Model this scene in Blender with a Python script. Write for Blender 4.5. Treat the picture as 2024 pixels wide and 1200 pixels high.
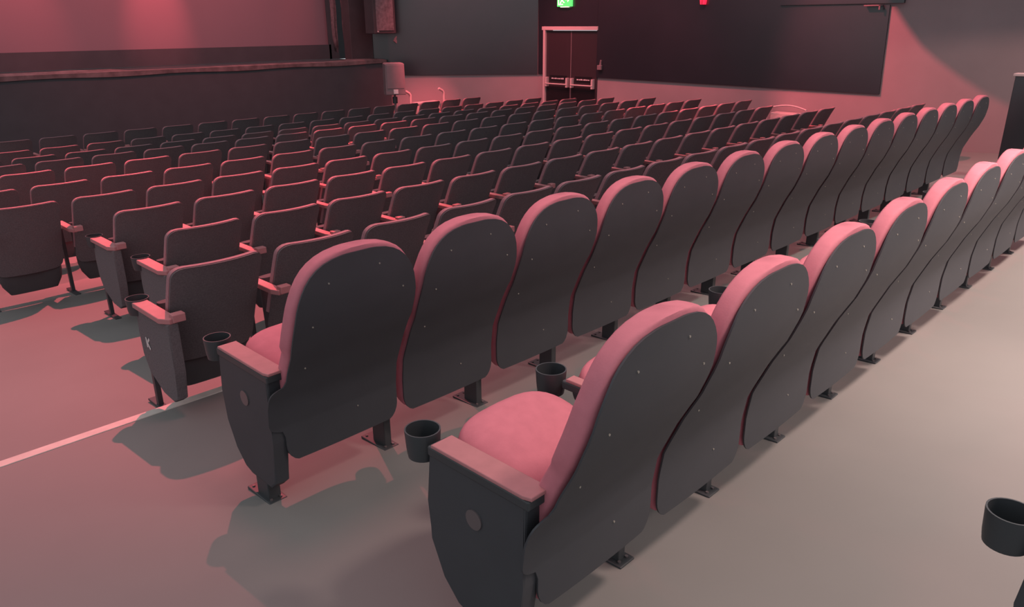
import bpy, bmesh, math, random
from mathutils import Vector, Matrix
random.seed(7)
for o in list(bpy.data.objects): bpy.data.objects.remove(o)
SC = bpy.context.scene
COL = SC.collection
CAMH = 1.67
PI = math.pi

# ------------------------------------------------------------------ camera
yaw, pitch, roll = [math.radians(a) for a in (45.58, 20.25, -0.30)]
F = Vector((math.sin(yaw)*math.cos(pitch), math.cos(yaw)*math.cos(pitch), -math.sin(pitch)))
R = Vector((math.cos(yaw), -math.sin(yaw), 0)); U = R.cross(F)
R2 = R*math.cos(roll)+U*math.sin(roll); U2 = -R*math.sin(roll)+U*math.cos(roll)
cam_d = bpy.data.cameras.new('camera'); cam = bpy.data.objects.new('camera', cam_d); COL.objects.link(cam)
M = Matrix((R2, U2, -F)).transposed().to_4x4(); M.translation = Vector((0, 0, CAMH)); cam.matrix_world = M
cam_d.sensor_width = 36; cam_d.lens = 1500/2024*36; cam_d.clip_start = .03; cam_d.clip_end = 200
SC.camera = cam
# ------------------------------------------------------------------ colour, world
vs = SC.view_settings
vs.view_transform = 'Standard'; vs.look = 'None'; vs.gamma = 1; vs.exposure = 0; vs.use_curve_mapping = False
w = bpy.data.worlds.new('world'); SC.world = w; w.use_nodes = True
bg = w.node_tree.nodes['Background']; bg.inputs[0].default_value = (.93, .96, 1.0, 1); bg.inputs[1].default_value = .72

RED = (1, .14, .17); PINK = (1, .24, .27); WARM = (1, .75, .66)
def lamp(kind, name, loc, target, power, color, size=.1, angle=60, blend=.3):
    d = bpy.data.lights.new(name, kind); d.energy = power; d.color = color
    if kind == 'SPOT': d.spot_size = math.radians(angle); d.spot_blend = blend; d.shadow_soft_size = size
    if kind == 'POINT': d.shadow_soft_size = size
    if kind == 'AREA': d.size = size
    o = bpy.data.objects.new(name, d); COL.objects.link(o); o.location = loc
    if target is not None:
        o.rotation_euler = (Vector(target)-Vector(loc)).to_track_quat('-Z', 'Y').to_euler()
    return o
# red downlights over the stalls: three wide ones and narrow ones between them
lamp('SPOT', 'red_downlight', (3.45, 6.65, 4.87), (1.9, 6.2, 0), 2600, RED, .03, 82, .75)
lamp('SPOT', 'red_downlight', (7.6, 5.4, 4.87), (7.4, 3.4, 0), 650, RED, .06, 80, .9)
lamp('SPOT', 'red_downlight', (2.9, 8.2, 4.6), (2.3, 7.8, .4), 1500, RED, .04, 30, .8)
lamp('SPOT', 'red_downlight', (6.2, 8.8, 4.6), (6.2, 8.9, .3), 2800, RED, .04, 32, .8)
lamp('SPOT', 'red_downlight', (10.2, 6.5, 4.6), (10.3, 6.6, .3), 2800, RED, .04, 30, .8)
lamp('SPOT', 'red_downlight', (2.5, 10.6, 4.6), (2.6, 10.6, .3), 2000, RED, .04, 32, .9)
lamp('SPOT', 'stage_side_downlight', (8.4, 9.4, 4.6), (10.3, 12.5, .1), 3000, RED, .04, 20, .9)
# lamps over the rear rows
for x, p in ((2.0, 190), (4.6, 200), (7.6, 200), (10.0, 160)):
    lamp('SPOT', 'rear_downlight', (x, 2.5, 4.2), (x, 2.2, 0), p, PINK, .45, 66, .9)
for x, p in ((2.9, 560), (5.4, 1150), (7.8, 1050), (10.3, 950)):
    lamp('SPOT', 'warm_downlight', (x, -.5, 3.9), (x, .35, 0), p, WARM, .25, 76, .8)
lamp('SPOT', 'warm_downlight', (4.6, -2.4, 3.9), (4.0, -.6, 0), 750, WARM, .3, 76, .9)
lamp('SPOT', 'warm_downlight', (9.0, .5, 4.0), (12.5, 1.4, 1.2), 420, (1, .55, .46), .15, 80, .9)
# washes on the walls and on the screen
WASH = Vector((9.6, 6.3, 4.2))
lamp('SPOT', 'wall_washer', WASH, (12.5, 3.6, .3), 1400, RED, .04, 60, .5)
for x, y, p in ((10.4, 6.6, 800), (10.4, 9.4, 900), (9.6, 11.4, 900)):
    lamp('SPOT', 'dado_downlight', (x, y, 4.6), (x+1.7, y+(.4 if x < 10 else 0), .2), p, RED, .06, 74, .6)
lamp('SPOT', 'screen_washer', (6.0, 11.6, 5.0), (6.0, 15.0, 1.8), 900, RED, .1, 110, .8)
for x, p, a in ((3.9, 300, 34), (6.1, 620, 30), (9.4, 150, 40)):
    lamp('SPOT', 'screen_spot', (x, 13.7, 4.3), (x, 15.0, 2.0), p, RED, .06, a, 1)

# ------------------------------------------------------------------ materials
def mat(name, col, rough=.8, var=.12, scale=30, spec=.3, emit=None, metal=0, bump=0, bscale=200):
    m = bpy.data.materials.new(name); m.use_nodes = True; nt = m.node_tree; b = nt.nodes['Principled BSDF']
    tc = nt.nodes.new('ShaderNodeTexCoord'); n = nt.nodes.new('ShaderNodeTexNoise'); n.inputs['Scale'].default_value = scale
    n.inputs['Detail'].default_value = 4
    nt.links.new(tc.outputs['Object'], n.inputs['Vector'])
    r = nt.nodes.new('ShaderNodeValToRGB')
    r.color_ramp.elements[0].position = .3; r.color_ramp.elements[1].position = .7
    r.color_ramp.elements[0].color = [c*(1-var) for c in col]+[1]; r.color_ramp.elements[1].color = [min(1, c*(1+var)) for c in col]+[1]
    nt.links.new(n.outputs['Fac'], r.inputs['Fac']); nt.links.new(r.outputs['Color'], b.inputs['Base Color'])
    b.inputs['Roughness'].default_value = rough; b.inputs['Specular IOR Level'].default_value = spec; b.inputs['Metallic'].default_value = metal
    if bump:
        n2 = nt.nodes.new('ShaderNodeTexNoise'); n2.inputs['Scale'].default_value = bscale
        nt.links.new(tc.outputs['Object'], n2.inputs['Vector'])
        bp = nt.nodes.new('ShaderNodeBump'); bp.inputs['Strength'].default_value = bump; bp.inputs['Distance'].default_value = .004
        nt.links.new(n2.outputs['Fac'], bp.inputs['Height']); nt.links.new(bp.outputs['Normal'], b.inputs['Normal'])
    if emit:
        b.inputs['Emission Color'].default_value = list(emit[0])+[1]; b.inputs['Emission Strength'].default_value = emit[1]
    return m
MT = dict(
    floor=mat('vinyl_floor', (.172, .163, .158), .6, .05, 1.2, .3),
    shell=mat('black_shell_plastic', (.038, .040, .047), .6, .05, 8, .5),
    iron=mat('black_metal', (.035, .039, .044), .45, .05, 10, .5),
    uph=mat('rose_upholstery', (.49, .165, .205), .85, .05, 25, .15, bump=.1),
    pad=mat('armrest_wood', (.40, .165, .175), .55, .06, 20, .35),
    disc=mat('steel_cap', (.12, .10, .105), .3, .05, 10, .5, metal=.2),
    screw=mat('brass_screw', (.25, .23, .2), .3, .02, 10, .6),
    cloth=mat('brown_back_cloth', (.115, .098, .106), .95, .16, 120, .4, bump=.3),
    cush=mat('red_cloth_piping', (.30, .16, .18), .9, .08, 60, .2),
    under=mat('dark_underside', (.045, .038, .042), .8, .06, 20, .5),
    wallp=mat('painted_wall', (.25, .20, .21), .85, .04, 2, .2),
    black=mat('satin_black_wall_panel', (.012, .015, .020), .28, .08, 3, .9),
    stage=mat('black_stage_cloth', (.045, .045, .052), .85, .08, 4, .5),
    lip=mat('worn_stage_edge', (.16, .10, .105), .8, .35, 6, .2),
    screen=mat('screen_fabric', (.20, .135, .155), .9, .02, 1, .1),
    curtain=mat('dusty_curtain', (.15, .11, .12), .9, .3, 15, .2),
    pillar=mat('brown_proscenium', (.06, .045, .05), .8, .1, 4, .2),
    white=mat('white_gloss_paint', (.45, .36, .36), .5, .04, 5, .3),
    doorp=mat('dark_red_door_paint', (.022, .014, .018), .4, .06, 5, .8),
    kick=mat('black_kick_plate', (.010, .010, .012), .3, .05, 5, .5),
    nosing=mat('worn_step_nosing', (.50, .44, .41), .5, .1, 12, .3),
    grey=mat('grey_plastic', (.17, .13, .14), .6, .05, 10, .3),
    green=mat('green_exit_light', (.05, .5, .12), .5, .02, 5, .3, emit=((.10, .75, .16), 1.1)),
    gwhite=mat('white_exit_light', (.8, .8, .7), .5, .02, 5, .3, emit=((1, 1, .72), 1.3)),
    redl=mat('red_lamp_glass', (.7, .02, .05), .4, .02, 5, .3, emit=((1, .02, .06), 1.3)),
    letter=mat('white_letter', (.55, .52, .52), .5, .02, 5, .3),
)
# ------------------------------------------------------------------ mesh helpers
def link(name, bm, m, parent=None, smooth=None):
    bmesh.ops.recalc_face_normals(bm, faces=bm.faces)
    me = bpy.data.meshes.new(name); bm.to_mesh(me); bm.free(); me.materials.append(MT[m])
    if smooth is not None:
        for p in me.polygons: p.use_smooth = True
        try: me.set_sharp_from_angle(angle=math.radians(smooth))
        except Exception: pass
    o = bpy.data.objects.new(name, me); COL.objects.link(o)
    if parent: o.parent = parent
    return o
def box(bm, x0, x1, y0, y1, z0, z1, bev=0, mtx=None):
    r = bmesh.ops.create_cube(bm, size=1)
    vs_ = r['verts']
    for v in vs_: v.co = Vector(((x0+x1)/2+v.co.x*(x1-x0), (y0+y1)/2+v.co.y*(y1-y0), (z0+z1)/2+v.co.z*(z1-z0)))
    if bev:
        es = list({e for v in vs_ for e in v.link_edges})
        rr = bmesh.ops.bevel(bm, geom=es, offset=bev, segments=2, affect='EDGES', profile=.5)
        vs_ = rr['verts']
    if mtx is not None:
        for v in set(vs_): v.co = mtx @ v.co
    return bm
def loft(bm, rings, cap=True, closed=True):
    V = [[bm.verts.new(p) for p in r] for r in rings]; n = len(V[0])
    for a, b in zip(V, V[1:]):
        for i in range(n if closed else n-1):
            j = (i+1) % n
            try: bm.faces.new((a[i], a[j], b[j], b[i]))
            except Exception: pass
    if cap:
        for r in (V[0], V[-1]):
            try: bm.faces.new(r)
            except Exception: pass
    return bm
def prism(bm, pts, axis, a, b, bev=0):
    """polygon in the plane normal to axis, extruded a..b ; pts are (u,v)"""
    def P(u, v, t): return {'x': (t, u, v), 'y': (u, t, v), 'z': (u, v, t)}[axis]
    A = [bm.verts.new(P(u, v, a)) for u, v in pts]; B = [bm.verts.new(P(u, v, b)) for u, v in pts]
    fa = bm.faces.new(A); fb = bm.faces.new(B[::-1])
    for i in range(len(pts)):
        j = (i+1) % len(pts); bm.faces.new((A[i], B[i], B[j], A[j]))
    if bev:
        es = list(fa.edges)+list(fb.edges)
        bmesh.ops.bevel(bm, geom=es, offset=bev, segments=2, affect='EDGES', profile=.5)
    return bm
def tube(bm, pts, r, seg=10):
    rings = []; pts = [Vector(p) for p in pts]
    for i, p in enumerate(pts):
        d = (pts[min(i+1, len(pts)-1)]-pts[max(i-1, 0)]).normalized()
        a = d.cross(Vector((0, 0, 1)));
        if a.length < .05: a = d.cross(Vector((1, 0, 0)))
        a.normalize(); b = d.cross(a)
        rings.append([p+a*r*math.cos(2*PI*k/seg)+b*r*math.sin(2*PI*k/seg) for k in range(seg)])
    return loft(bm, rings)
def sup(n, hw, ht, k, cx=0, cy=0):
    c, s = math.cos(k), math.sin(k)
    return (cx+math.copysign(abs(c)**(2/n), c)*hw, cy+math.copysign(abs(s)**(2/n), s)*ht)
def B(): return bmesh.new()
def thing(name, label, cat, loc=(0, 0, 0), group=None, rz=0):
    o = bpy.data.objects.new(name, None); COL.objects.link(o); o.empty_display_size = .1
    o.location = loc; o.rotation_euler = (0, 0, rz); o['label'] = label; o['category'] = cat
    if group: o['group'] = group
    return o
def tag(o, label, cat, group=None):
    o['label'] = label; o['category'] = cat
    if group: o['group'] = group
    return o
def struct(o): o['kind'] = 'structure'; return o
def dup(root, loc, label):
    r = root.copy(); COL.objects.link(r); r.location = loc; r['label'] = label
    for ch in list(root.children):
        c = ch.copy(); COL.objects.link(c); c.parent = r
        for g in ch.children:
            d = g.copy(); COL.objects.link(d); d.parent = c
    return r

# ------------------------------------------------------------------ rows
LROWS = {  # name: (x of first seat's top right corner, y of the top, z of the top, seats)
    'K': (1.712, 3.402, -1.052, 19), 'J': (2.074, 4.326, -1.107, 17), 'I': (2.107, 5.249, -1.152, 17),
    'H': (1.576, 6.172, -1.201, 20), 'G': (1.538, 7.096, -1.238, 20), 'F': (2.069, 8.019, -1.266, 19),
    'E': (2.058, 8.943, -1.317, 19), 'D': (2.058, 9.866, -1.388, 19), 'C': (2.586, 10.789, -1.43, 18),
    'B': (2.837, 11.713, -1.416, 16)}
HT = .80
def up_floor(y): return -.055*(y-1.1)
# ------------------------------------------------------------------ floor
ST_Y = 3.645
prof = [(-4, up_floor(-4)), (ST_Y, up_floor(ST_Y)), (ST_Y, -.178)]
for k, (x0, y0, z, n) in LROWS.items(): prof.append((y0+.34, z+CAMH-HT))
prof += [(13.6, -.56), (15.6, -.56)]
bm = B()
A = [bm.verts.new((-9, y, z)) for y, z in prof]; Bv = [bm.verts.new((12.55, y, z)) for y, z in prof]
for i in range(len(prof)-1): bm.faces.new((A[i], A[i+1], Bv[i+1], Bv[i]))
struct(link('floor', bm, 'floor'))
bm = B(); box(bm, -9, 12.4, ST_Y-.045, ST_Y+.012, up_floor(ST_Y)-.02, up_floor(ST_Y)+.007, .003); struct(link('trim_1', bm, 'nosing'))

# ------------------------------------------------------------------ right side wall
XW = 12.5
DY0, DY1, DZ = 9.84, 11.2, 1.54
CY = 11.42
bm = B()
box(bm, XW, XW+.2, -4, DY0, -.6, 5.2); box(bm, XW, XW+.2, DY1, CY, -.6, 5.2); box(bm, XW, XW+.2, DY0, DY1, DZ, 5.2)
struct(link('wall_right', bm, 'wallp'))
bm = B()
prism(bm, [(4.36, .63), (DY0-.002, .65), (DY0-.002, 5.1), (6.1, 5.1), (6.1, 1.92), (4.40, 1.90)], 'x', XW-.03, XW-.001)
struct(link('trim_2', bm, 'black'))
bm = B(); box(bm, XW-.03, XW-.001, DY0, CY-.02, DZ+.075, 5.1); box(bm, XW-.03, XW-.001, DY1+.075, CY-.02, .66, DZ+.075); struct(link('trim_3', bm, 'black'))
bm = B(); box(bm, XW-.06, XW-.001, 4.2, 6.1, 1.925, 5.0); struct(link('trim_7', bm, 'black'))
# splayed wall between side wall and stage
P0 = Vector((12.5, CY, 0)); P1 = Vector((9.9, 13.86, 0)); dv = (P1-P0); L = dv.length; ang = math.atan2(dv.y, dv.x)
def splay(u0, u1, z0, z1, t0, t1): # along the wall, in front of it
    bm = B(); box(bm, u0, u1, t0, t1, z0, z1, 0, Matrix.Translation(P0) @ Matrix.Rotation(ang, 4, 'Z')); return bm
struct(link('wall_front', splay(0, L, -.6, 5.2, -.2, 0), 'wallp'))
struct(link('trim_4', splay(.02, L-.02, .655, 5.1, 0, .03), 'black'))
# unseen slab added to block the washer; curved edge shades the rear side wall
bm = B()
wb = [(4.60, .75), (4.37, .23), (4.11, -.09), (3.89, -.33), (3.65, -.52), (3.28, -.76), (2.92, -.97), (2.2, -1.3), (1.0, -1.7)]
e = []
for y, z in wb:
    W = Vector((XW, y, z+CAMH)); e.append(WASH.lerp(W, .42))
top = [Vector((p.x-.3, p.y-5.0, p.z+.6)) for p in e]
th = Vector((0, 0, .06))
loft(bm, [e, [p+th for p in e], [p+th for p in top], top], cap=False, closed=False)
struct(link('wash_blocker', bm, 'wallp'))

# ------------------------------------------------------------------ double door
door = bpy.data.objects.new('door_1', None); COL.objects.link(door); door.location = (XW, (DY0+DY1)/2, -.49); door['kind'] = 'structure'
W2 = (DY1-DY0)/2
fz = DZ+.49
bm = B(); box(bm, -.05, .1, -W2-.02, W2+.09, fz, fz+.07, .004); link('door_head', bm, 'white', door)
bm = B(); box(bm, -.05, .1, W2, W2+.055, 0, fz, .004); link('door_jamb', bm, 'white', door)
bm = B(); box(bm, -.012, .1, -W2-.02, -W2+.02, 0, fz, .003); link('door_jamb', bm, 'doorp', door)
for s, (a, b) in enumerate(((-W2+.02, -.008), (.008, W2-.002))):
    lf = B(); box(lf, 0, .045, a, b, .01, fz-.01, .003); leaf = link('door_leaf', lf, 'doorp', door)
    k = B(); box(k, -.004, 0, a+.02, b-.02, .02, .92, .001); link('kick_plate', k, 'kick', leaf)
    p = B(); tube(p, [(-.07, a+.04, .97), (-.07, b-.04, .97)], .014); box(p, -.075, 0, a+.03, a+.075, .91, 1.1, .004); box(p, -.075, 0, b-.075, b-.03, .91, 1.1, .004)
    link('push_bar', p, 'white', leaf)
    t = B(); box(t, -.006, 0, a+.10, b-.10, 1.02, 1.14, .001); pl = link('notice_plate', t, 'kick', leaf)
    t = B(); y = b-.16
    for wd in (.05, .035, .055, .03, .05, .04, .045):
        box(t, -.009, -.005, y-wd*.8, y, 1.065, 1.065+.02+.01*random.random()); y -= wd+.006
        if y < a+.15: break
    link('notice_text', t, 'letter', pl)
bm = B(); box(bm, -.008, 0, -.006, .006, .02, fz-.02); link('meeting_stile', bm, 'grey', door)

# exit sign above the door
t = thing('exit_sign', 'lit green exit sign with white running figure high above the double door', 'exit sign', (XW-.035, 10.66, 1.985))
bm = B(); box(bm, -.05, 0, -.19, .19, 0, .30, .006); s = link('sign_panel', bm, 'green', t)
bm = B()  # running figure, doorway and arrow
f_ = -.054
def fp(pts): prism(bm, pts, 'x', f_, f_+.004)
fp([(.03, .03), (.16, .03), (.16, .27), (.03, .27), (.03, .25), (.14, .25), (.14, .05), (.03, .05)])
fp([(.075, .225), (.095, .235), (.11, .215), (.095, .20), (.078, .205)])
fp([(.05, .20), (.09, .195), (.075, .12), (.045, .12)])
fp([(.05, .125), (.075, .125), (.115, .06), (.095, .05)]); fp([(.045, .13), (.065, .12), (.02, .07), (-.01, .07), (-.01, .085), (.012, .085)])
fp([(-.15, .14), (-.09, .20), (-.09, .16), (-.03, .16), (-.03, .12), (-.09, .12), (-.09, .08)])
link('sign_pictogram', bm, 'gwhite', s)
bm = B(); box(bm, -.052, -.002, -.1, .1, -.014, -.001, .002); link('sign_base', bm, 'gwhite', t)
t = thing('emergency_lamp', 'small red glowing lamp on black wall right of the exit sign', 'lamp', (XW-.035, 7.52, 1.965))
bm = B(); prism(bm, [(-.055, .0), (.03, .0), (.055, .16), (-.08, .16)], 'x', -.06, 0, .004); link('lamp_glass', bm, 'redl', t)
bm = B(); box(bm, -.065, -.0, -.012, -.004, .0, .16); link('lamp_bar', bm, 'kick', t)
t = thing('call_point', 'small pinkish alarm box on wall beside the double door', 'alarm box', (XW-.035, 9.73, .80))
bm = B(); box(bm, -.05, 0, -.05, .05, 0, .09, .008); c = link('box_body', bm, 'grey', t)
bm = B(); prism(bm, [(-.03, .09), (.01, .09), (-.012, .19), (-.03, .17)], 'x', -.03, 0); link('box_tab', bm, 'grey', t)
t = thing('wall_bracket', 'small pale bracket at the top corner of the black wall panel', 'bracket', (XW-.035, 4.62, 1.885))
bm = B(); box(bm, -.10, 0, -.12, .12, 0, .02, .004); box(bm, -.10, -.08, -.12, -.10, -.05, .02); link('bracket_plate', bm, 'grey', t)
# low heater units with curved rails by the side wall
def heater(y, label, w_=.62, h=.66):
    zf = -.18-.0438*(y-3.7)
    t = thing('wall_heater', label, 'heater', (XW-.02, y, zf))
    bm = B(); box(bm, -.22, 0, -w_/2, w_/2, .0, h-.13, .012); link('heater_case', bm, 'white', t)
    bm = B(); box(bm, -.235, -.215, -w_/2+.0, -w_/2+.10, .05, h-.17, .004); link('control_panel', bm, 'kick', t)
    bm = B()
    pts = [(-.30, -w_/2-.02, 0), (-.30, -w_/2-.02, h-.08)]
    for i in range(13):
        u = i/12; pts.append((-.30+.06*math.sin(PI*u), -w_/2-.02+(w_+.04)*u, h-.05+.05*math.sin(PI*u)))
    pts += [(-.30, w_/2+.02, h-.1), (-.30, w_/2+.02, 0)]
    tube(bm, pts, .012); link('guard_rail', bm, 'white', t, 40)
heater(5.66, 'larger pale heater with curved rail by the wall behind right seats')
heater(9.25, 'smaller-looking pale heater with curved rail right of the double door', .62, .62)

# ------------------------------------------------------------------ stage
SZ = CAMH-.71; SY = 13.5
bm = B(); box(bm, -9, 10.15, SY, 16.6, -.6, SZ-.03); struct(link('wall_stage', bm, 'stage'))
bm = B()
n = 60; rng = random.Random(3)
lo = []; hi = []
for i in range(n+1):
    x = -8+18.05*i/n; wob = .02*rng.random()+(.04 if 2.6 < x < 4.8 else 0)+(.03 if 9.1 < x < 9.9 else 0)
    lo.append((x, wob))
rings = [[(x, SY-.02, SZ-.055-.01*math.sin(x*3)) for x, q in lo], [(x, SY-.03, SZ+.015) for x, q in lo], [(x, SY+.10+q, SZ+.02+q*.6) for x, q in lo], [(x, SY+.16+q, SZ-.03) for x, q in lo]]
loft(bm, rings, cap=False, closed=False); struct(link('trim_5', bm, 'lip', None, 60))
# stage boards behind the lip
bm = B(); box(bm, -8.9, 10.1, SY+.03, 16.5, SZ-.03, SZ-.01); struct(link('floor_stage', bm, 'stage'))
# screen with black masking
scx = 9.72
t = thing('cinema_screen', 'large pale cinema screen glowing pink behind the stage', 'screen', (3, 15.1, SZ))
bm = B(); box(bm, -11, scx-3, .0, .03, CAMH-.41-SZ, 5.2-SZ); link('screen_sheet', bm, 'screen', t)
bm = B(); box(bm, -11.3, scx-3+.05, -.03, .10, 0, CAMH-.41-SZ); box(bm, scx-3, scx-3+.65, -.03, .10, .0, 5.2-SZ); link('screen_masking', bm, 'stage', t)
for a, b, l in ((3.9, 4.5, 'left'), (6.0, 6.55, 'right')):
    pass
# curtain strip at the right of the screen
def curtain(x, y, w_, z0, z1, label):
    bm = B(); rings = []
    for k in range(15):
        v = k/14; z = z1+(z0-z1)*v; ww = w_*(1-.55*max(0, v-.45)/.55)
        ring = []
        for i in range(33):
            u = i/32; ring.append((x+w_/2-ww/2+ww*u+.01*math.sin(z*7), y+.05*math.sin(u*PI*7+.4*math.sin(z*3)), z+.05*math.sin(u*9)*(v > .98)))
        rings.append(ring)
    loft(bm, rings, cap=False, closed=False)
    o = link('stage_curtain', bm, 'curtain', None, 80)
    md = o.modifiers.new('thick', 'SOLIDIFY'); md.thickness = .012
    return tag(o, label, 'curtain')
curtain(9.585, 14.72, .15, CAMH-.52, 5.0, 'narrow gathered dusty curtain beside the right edge of the screen')
curtain(9.815, 14.68, .22, CAMH-.55, 5.0, 'wider dusty curtain strip hanging between screen and brown pillar')
# proscenium pillar and splay
bm = B(); box(bm, 9.39, 9.93, 13.75, 14.0, SZ-.01, 5.2, .01); struct(link('wall_left', bm, 'pillar'))
bpy.data.objects['wall_left'].name = 'trim_6'
bm = B(); box(bm, 9.93, 10.6, 14.0, 14.2, -.6, 5.2); struct(link('wall_back', bm, 'stage'))
t = thing('wall_loudspeaker', 'tall brown loudspeaker cabinet hung high between pillar and black wall', 'loudspeaker', (9.80, 13.12, 1.49))
bm = B(); box(bm, -.27, .27, 0, .30, 0, 1.3, .015); c = link('cabinet', bm, 'pillar', t)
bm = B(); box(bm, -.21, .21, -.012, 0, .06, 1.24, .004); link('grille', bm, 'curtain', t)
bm = B(); box(bm, -.21, -.17, -.02, -.012, .03, .055, .004); link('badge', bm, 'white', t)
# small pale fitting on the splayed wall
t = thing('wall_fitting', 'tiny pale pointed fitting on black wall near the hung loudspeaker', 'fitting', (10.24, 13.46, 1.29))
bm = B(); prism(bm, [(0, .05), (.06, 0), (.09, .03), (.06, .09), (.12, .19), (.07, .15), (.03, .10)], 'y', -.03, 0); link('fitting_body', bm, 'grey', t)
# loudspeaker on a stand
SPX, SPY = 9.40, 12.4; spf = -.545
def ptz(z): return z+CAMH
t = thing('loudspeaker', 'grey loudspeaker lit pink, raised on stand beside the stage corner', 'loudspeaker', (SPX, SPY, ptz(-1.29)), None, -.5)
bm = B(); prism(bm, [(-.19, 0), (.19, 0), (.19, .03), (.185, .57), (.16, .59), (-.16, .59), (-.185, .57), (-.19, .03)], 'y', -.17, .17, .012); link('cabinet', bm, 'grey', t)
bm = B(); box(bm, -.165, .165, -.178, -.17, .12, .56, .004); link('grille', bm, 'grey', t)
bm = B(); box(bm, -.045, .045, -.182, -.17, .02, .10, .003); link('badge', bm, 'letter', t)
t = thing('speaker_stand', 'tripod stand carrying the pink-lit loudspeaker near the stage corner', 'stand', (SPX, SPY, spf))
zt = ptz(-1.29)-spf
bm = B(); tube(bm, [(0, 0, .25), (0, 0, zt)], .022); link('pole', bm, 'grey', t, 40)
bm = B(); tube(bm, [(0, 0, zt-.17), (0, 0, zt-.05)], .05); link('collar', bm, 'iron', t, 40)
for k in range(3):
    a = k*2.094+.5; bm = B(); tube(bm, [(0, 0, .45), (.42*math.cos(a), .42*math.sin(a), .012)], .013); link('leg', bm, 'iron', t, 40)
# stage-step rails and a low pale table
for i, (x, y, lab) in enumerate(((9.94, 12.6, 'left bright bent handrail beside the stand loudspeaker'), (10.83, 12.6, 'right bright bent handrail in front of the pink dado'))):
    bm = B(); tube(bm, [(x-.13, y+.0, .405), (x-.03, y, .355), (x, y, .32), (x, y, .25), (x, y, -.55)], .026)
    tag(link('handrail', bm, 'white', None, 40), lab, 'handrail', 'stage step handrails')
t = thing('stage_steps', 'low black steps up to the stage between the bright handrails', 'steps', (9.95, 12.7, -.555))
for k in range(3):
    bm = B(); box(bm, -.4, .1, .15*k, .15*(k+1)+.02, 0, .16*(k+1), .005); link('step', bm, 'stage', t)
t = thing('side_table', 'small pale table behind the seats below the right handrail', 'table', (10.13, 12.36, -.555))
bm = B(); box(bm, -.28, .31, -.1, .1, .715, .745, .004); link('table_top', bm, 'white', t)
for sx in (-.25, .28):
    bm = B(); box(bm, sx-.025, sx+.025, -.08, .08, 0, .715, .003); link('leg', bm, 'white', t)

# pony wall at the far right
t = thing('low_partition', 'dark low partition with pale lit cap at the far right row end', 'partition', (10.35, 0, up_floor(1)))
bm = B(); box(bm, 0, .14, -1.5, 2.17, -.1, 1.08, .004); link('partition_body', bm, 'black', t)
bm = B(); box(bm, -.02, .16, -1.52, 2.19, 1.08, 1.11, .005); link('partition_cap', bm, 'white', t)

# ------------------------------------------------------------------ high round-backed chairs
def arch_w(h, extra=0):
    """half width of the back at height h"""
    top = 1.02+extra; hm = .70; w0 = .260+extra*.55
    if h >= hm:
        q = min(1, (h-hm)/(top-hm)); return w0*max(0, 1-q**2.95)**(1/2.95)
    if h >= .28: return .256
    q = min(1, (.28-h)/.075); return .256-.055*(1-math.sqrt(max(0, 1-q*q)))
LEAN = [(.2, 0), (.36, 0), (.46, .014), (.6, .073), (.7, .125), (.8, .163), (.9, .181), (1.05, .190)]
def prof_y(h):
    for (a, p), (b, q) in zip(LEAN, LEAN[1:]):
        if h <= b: t = max(0, (h-a)/(b-a)); return -(p+(q-p)*t)
    return -.190
def heights(top, lo, n=13):
    hs = [lo+(.70-lo)*i/12 for i in range(13)]
    for i in range(1, n+1): hs.append(.70+(top-.70)*math.sin(i/n*PI/2))
    hs[-1] = top-.0008
    return hs
def shell_bm(ear=False):
    bm = B(); front = []; back = []
    lo = .205; N = 24
    hs = [lo+.002, lo+.01, lo+.025, lo+.045, lo+.06]+[h for h in heights(1.02, .28)]
    if ear: hs = sorted(hs+[.342, .345, .35, .356, .365, .38, .50, .515, .524, .53, .535, .538])
    for h in hs:
        w_ = arch_w(h); f = []; b = []
        wl = w_
        if ear and .34 <= h <= .54:
            q = abs(h-.44)/.10; wl = w_+.062*(1-q**8) if q < 1 else w_
        for i in range(N+1):
            u = -1+2*i/N; x = u*(wl if u < 0 else w_)
            y = prof_y(h)+.006*(min(abs(x), .27)/.26)**2-.004
            f.append((x, y+.006, h)); b.append((x, y, h))
        front.append(f); back.append(b)
    rings = [b+f[::-1] for f, b in zip(front, back)]
    loft(bm, rings); return bm
def cushion_bm():
    bm = B(); rings = []
    hs = [.225, .23, .245, .27, .30]+[h for h in heights(1.036, .34)]
    for h in hs:
        w_ = max(arch_w(h, .016)-.002, .004); T = .088-.018*max(0, (h-.8)/.2)
        if h < .27: T *= .5+.5*(h-.225)/.045
        r = []
        for i in range(36):
            x, y = sup(5, w_, T/2, 2*PI*i/36)
            r.append((x, y+T/2+prof_y(h)+.006*(abs(x)/.26)**2+.003, h))
        rings.append(r)
    loft(bm, rings); return bm
def seat_bm(a0, a1, shr, tip=17):
    bm = B(); rings = []
    for k in range(9):
        v = k/8; z = a0+(a1-a0)*v; e_ = 1-.35*max(0, (v-.45)/.55)**3-.10*max(0, (.25-v)/.25)**2
        r = []
        for i in range(36):
            x, y = sup(3.2, (.222+.006*(a0 < 0))*shr*e_, (.188+.008*(a0 < 0))*shr*e_, 2*PI*i/36)
            r.append((x, y+.188, z+.012*math.cos(x*6)))
        rings.append(r)
    loft(bm, rings)
    mt = Matrix.Translation((0, .08, .40)) @ Matrix.Rotation(math.radians(tip), 4, 'X')
    for v in bm.verts: v.co = mt @ v.co
    return bm
def cup_bm(cx, cy, zt, r=.052, d=.085):
    bm = B(); rings = []
    for rr, z in ((r*.86, zt-d), (r*.93, zt-d*.7), (r, zt-.004), (r, zt), (r-.004, zt), (r*.9, zt-d*.85)):
        rings.append([(cx+rr*math.cos(2*PI*k/28), cy+rr*math.sin(2*PI*k/28), z) for k in range(28)])
    loft(bm, rings); return bm
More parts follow.
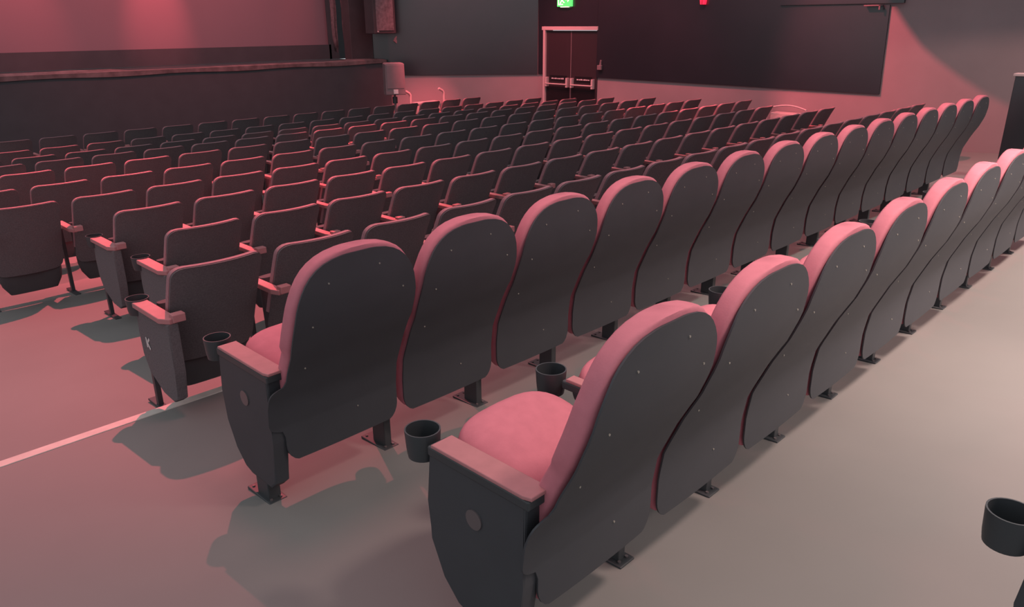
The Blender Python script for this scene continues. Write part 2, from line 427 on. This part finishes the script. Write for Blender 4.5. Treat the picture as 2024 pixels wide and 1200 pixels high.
def hero(name, label, end=False, screws=True, tip=17):
    t = thing(name, label, 'cinema chair', (0, 0, 0), 'round-backed cinema chairs in the two rear rows')
    link('back_shell', shell_bm(end), 'shell', t, 50)
    link('back_cushion', cushion_bm(), 'uph', t, 50)
    link('seat_cushion', seat_bm(.0, .10, 1, tip), 'uph', t, 50)
    link('seat_pan', seat_bm(-.03, .03, 1.0, tip), 'shell', t, 50)
    X = -.275
    hw = .036 if end else .018
    bm = B(); box(bm, X-min(hw,.026), X+min(hw,.026), .11, .20, 0, .54, .004); link('leg', bm, 'iron', t)
    bm = B(); box(bm, X-.038, X+.038, .085, .265, -.002, .010, .003); fpl = link('foot_plate', bm, 'iron', t)
    for yy in (.105, .245):
        for xx in (-.02, .02):
            bm = B(); tube(bm, [(X+xx, yy, .008), (X+xx, yy, .015)], .006, 8); link('bolt', bm, 'disc', fpl)
    if end:
        bm = B(); prism(bm, [(.0, .575), (.37, .575), (.385, .40), (.38, .27), (.33, .16), (.27, .10), (.22, .085), (.07, .085), (.03, .12), (.01, .3)], 'x', X-.03, X+.03, .008)
        link('side_panel', bm, 'shell', t)
        bm = B(); tube(bm, [(X-.034, .19, .43), (X-.026, .19, .43)], .03, 24); link('cap_disc', bm, 'disc', t)
    bm = B(); box(bm, X-hw, X+hw, -.015, .37, .555, .585, .005); ar = link('armrest', bm, 'iron', t)
    bm = B(); prism(bm, [(X-hw-.002, .005), (X-hw+.006, -.02), (X+hw-.004, -.02), (X+hw+.002, .01), (X+hw+.002, .35), (X-hw-.002, .35)], 'z', .585, .597, .003); link('arm_pad', bm, 'pad', ar)
    link('cup_holder', cup_bm(X, .432, .60), 'iron', t, 40)
    if screws:
        for sx, sh in ((-.19, .78), (-.13, .93), (.08, .955), (.19, .84), (-.19, .60), (.06, .33)):
            y = prof_y(sh)+.006*(abs(sx)/.26)**2-.004
            bm = B(); tube(bm, [(sx, y-.003, sh), (sx, y+.003, sh)], .0032, 8); link('screw', bm, 'screw', t)
    return t
ORD = ['first', 'second', 'third', 'fourth', 'fifth', 'sixth', 'seventh', 'eighth', 'ninth', 'tenth', 'eleventh', 'twelfth', 'thirteenth',
       'fourteenth', 'fifteenth', 'sixteenth', 'seventeenth', 'eighteenth', 'nineteenth', 'twentieth']
end_c = hero('round_backed_chair', 'nearest round-backed chair with armrest and end panel, end of nearest row', True)
std_c = hero('round_backed_chair', '', False)
R1 = (1.43, 2.325); R2_ = (1.452, 1.08)
used = [False]
for rn, (xc, y), n in (('nearest', R2_, 11), ('second', R1, 15)):
    sp_ = .55 if rn == 'nearest' else .549
    for i in range(n):
        lab = {'nearest': 'round-backed pink-edged cinema chair, %s from the left in the nearest row' % ORD[i],
               'second': 'round-backed dark cinema chair, %s from the left in second-nearest row' % ORD[i]}[rn]
        loc = (xc+sp_*i, y, up_floor(y+.15)-(0 if rn == 'nearest' else .004))
        if rn == 'nearest' and i == 0:
            end_c.location = loc; end_c['label'] = 'nearest round-backed chair with pink seat and disc on its end panel'
        elif i == 0: dup(end_c, loc, 'end chair of second-nearest row, round back, disc on end panel')
        elif not used[0]: std_c.location = loc; std_c['label'] = lab; used[0] = True
        else: dup(std_c, loc, lab)
# a chair of the row behind, of which only the cup holder and base show
t3 = hero('round_backed_chair', 'round-backed chair whose grey cup holder enters the frame at bottom right', True, False, 75)
t3.location = (2.035, -.235, up_floor(-.1))

# ------------------------------------------------------------------ low cloth-backed chairs
def low_shape(h, u, front):
    """point on back: h 0..1 from bottom to top, u -1..1"""
    wmax = .228
    z = .25+(HT-.25)*h; y = .25*(1-h)**.9
    rc = .055; zt = HT-z
    w_ = wmax
    if zt < rc: w_ = wmax-rc+math.sqrt(max(0, rc*rc-(rc-zt)**2))
    zb = z-.25
    if zb < .06: w_ = wmax-.06+math.sqrt(max(0, .06**2-(.06-zb)**2))
    x = u*w_
    return x, y+.05*(x/wmax)**2-.018+front, z
def low_back(f0, f1, grow, lo=0):
    bm = B(); rings = []
    hs = [0, .012, .03, .06, .11, .25, .4, .55, .7, .8, .88, .905, .93, .955, .975, .99, 1.0]
    for h in hs:
        if h < lo: continue
        a = []; b = []
        for i in range(17):
            u = -1+2*i/16
            x, y, z = low_shape(h, u, f0); a.append((x*grow, y, z+(grow-1)*.5*(h-.5)))
            x, y, z = low_shape(h, u, f1); b.append((x*grow, y, z+(grow-1)*.5*(h-.5)))
        rings.append(a+b[::-1])
    loft(bm, rings); return bm
def low_chair(end=0, letter=False):
    """end: 0 none, 1 left end with panel and cup"""
    t = thing('low_backed_chair', '', 'cinema chair', (0, 0, 0), 'low brown cinema chairs in the front stalls')
    link('back_panel', low_back(0, .012, 1.0), 'cloth', t, 45)
    link('back_cushion', low_back(.012, .042, 1.012, .2), 'cush', t, 45)
    # folded seat
    bm = B(); rings = []
    for k in range(8):
        v = k/7; z = .10+.46*v; ww = .215*(1-.25*max(0, (.3-v)/.3)**2); rings.append([(sx, sy+.30+.03*v, z) for sx, sy in [sup(4, ww, .045*(1-.3*abs(2*v-1)**4), 2*PI*i/24) for i in range(24)]])
    loft(bm, rings); link('seat', bm, 'under', t, 45)
    X = -.275
    bm = B(); box(bm, X-.013, X+.013, .345, .375, .0, .52, .003); link('leg', bm, 'iron', t)
    bm = B(); box(bm, X-.02, X+.02, .24, .47, 0, .012, .002); link('foot_bar', bm, 'iron', t)
    aw = .046 if end else .026
    bm = B(); prism(bm, [(X-aw, .05), (X-aw*.3, .0), (X+.02, -.0), (X+.028, .03), (X+.026, .36), (X-aw, .36)], 'z', .555, .582, .004)
    box(bm, X+.0, X+.06, -.01, .035, .56, .60, .004)
    link('armrest', bm, 'pad', t)
    if end:
        bm = B(); prism(bm, [(.0, .555), (.385, .555), (.40, .42), (.39, .30), (.34, .21), (.20, .14), (.08, .13), (.03, .16), (.01, .30)], 'x', X-.026, X+.026, .008)
        sp = link('side_panel', bm, 'cloth', t)
        link('cup_holder', cup_bm(X-.005, .40, .588, .055, .08), 'iron', t, 40)
        if letter:
            bm = B()
            def st(p, q, w_=.006):
                p = Vector((0, p[0], p[1])); q = Vector((0, q[0], q[1])); d = (q-p).normalized(); n = Vector((0, -d.z, d.y))*w_
                vs_ = [bm.verts.new(v+Vector((X-.0285, 0, 0))) for v in (p+n, q+n, q-n, p-n)]
                bm.faces.new(vs_); r = bmesh.ops.extrude_face_region(bm, geom=[bm.faces[-1]]) if False else None
            y0, z0 = .285, .36  # letter K, read from the aisle
            st((y0+.012, z0), (y0+.016, z0+.052)); st((y0+.014, z0+.02), (y0-.016, z0+.05)); st((y0+.006, z0+.026), (y0-.02, z0-.004))
            o = link('row_letter', bm, 'letter', sp)
            md = o.modifiers.new('thick', 'SOLIDIFY'); md.thickness = .002
    return t
def right_stand(t, loc):
    pass
protoK = low_chair(1, True); protoE = low_chair(1, False); protoM = low_chair(0)
RN = {'K': 'first', 'J': 'second', 'I': 'third', 'H': 'fourth', 'G': 'fifth', 'F': 'sixth', 'E': 'seventh', 'D': 'eighth', 'C': 'ninth', 'B': 'tenth'}
uk = set()
for k, (x0, y0, z, n) in LROWS.items():
    for i in range(n):
        loc = (x0-.205+.55*i, y0, z+CAMH-HT)
        lab = 'low brown cinema chair, %s from left in %s row beyond the round backs' % (ORD[i], RN[k])
        if i == 0 and k == 'K': p = protoK; lab = 'low brown end chair marked K on its side panel'
        elif i == 0 and k in 'JI': p = protoE; lab = 'low brown end chair with cup holder, %s behind the chair marked K' % ('just' if k == 'J' else 'two rows')
        else: p = protoM
        if i == 0 and k == 'J': lab = 'low brown end chair with cup holder, directly beyond the chair marked K'
        if i == 0 and k == 'I': lab = 'low brown end chair with cup holder, two rows beyond chair marked K'
        if p.name not in uk: p.location = loc; p['label'] = lab; uk.add(p.name)
        else: dup(p, loc, lab)
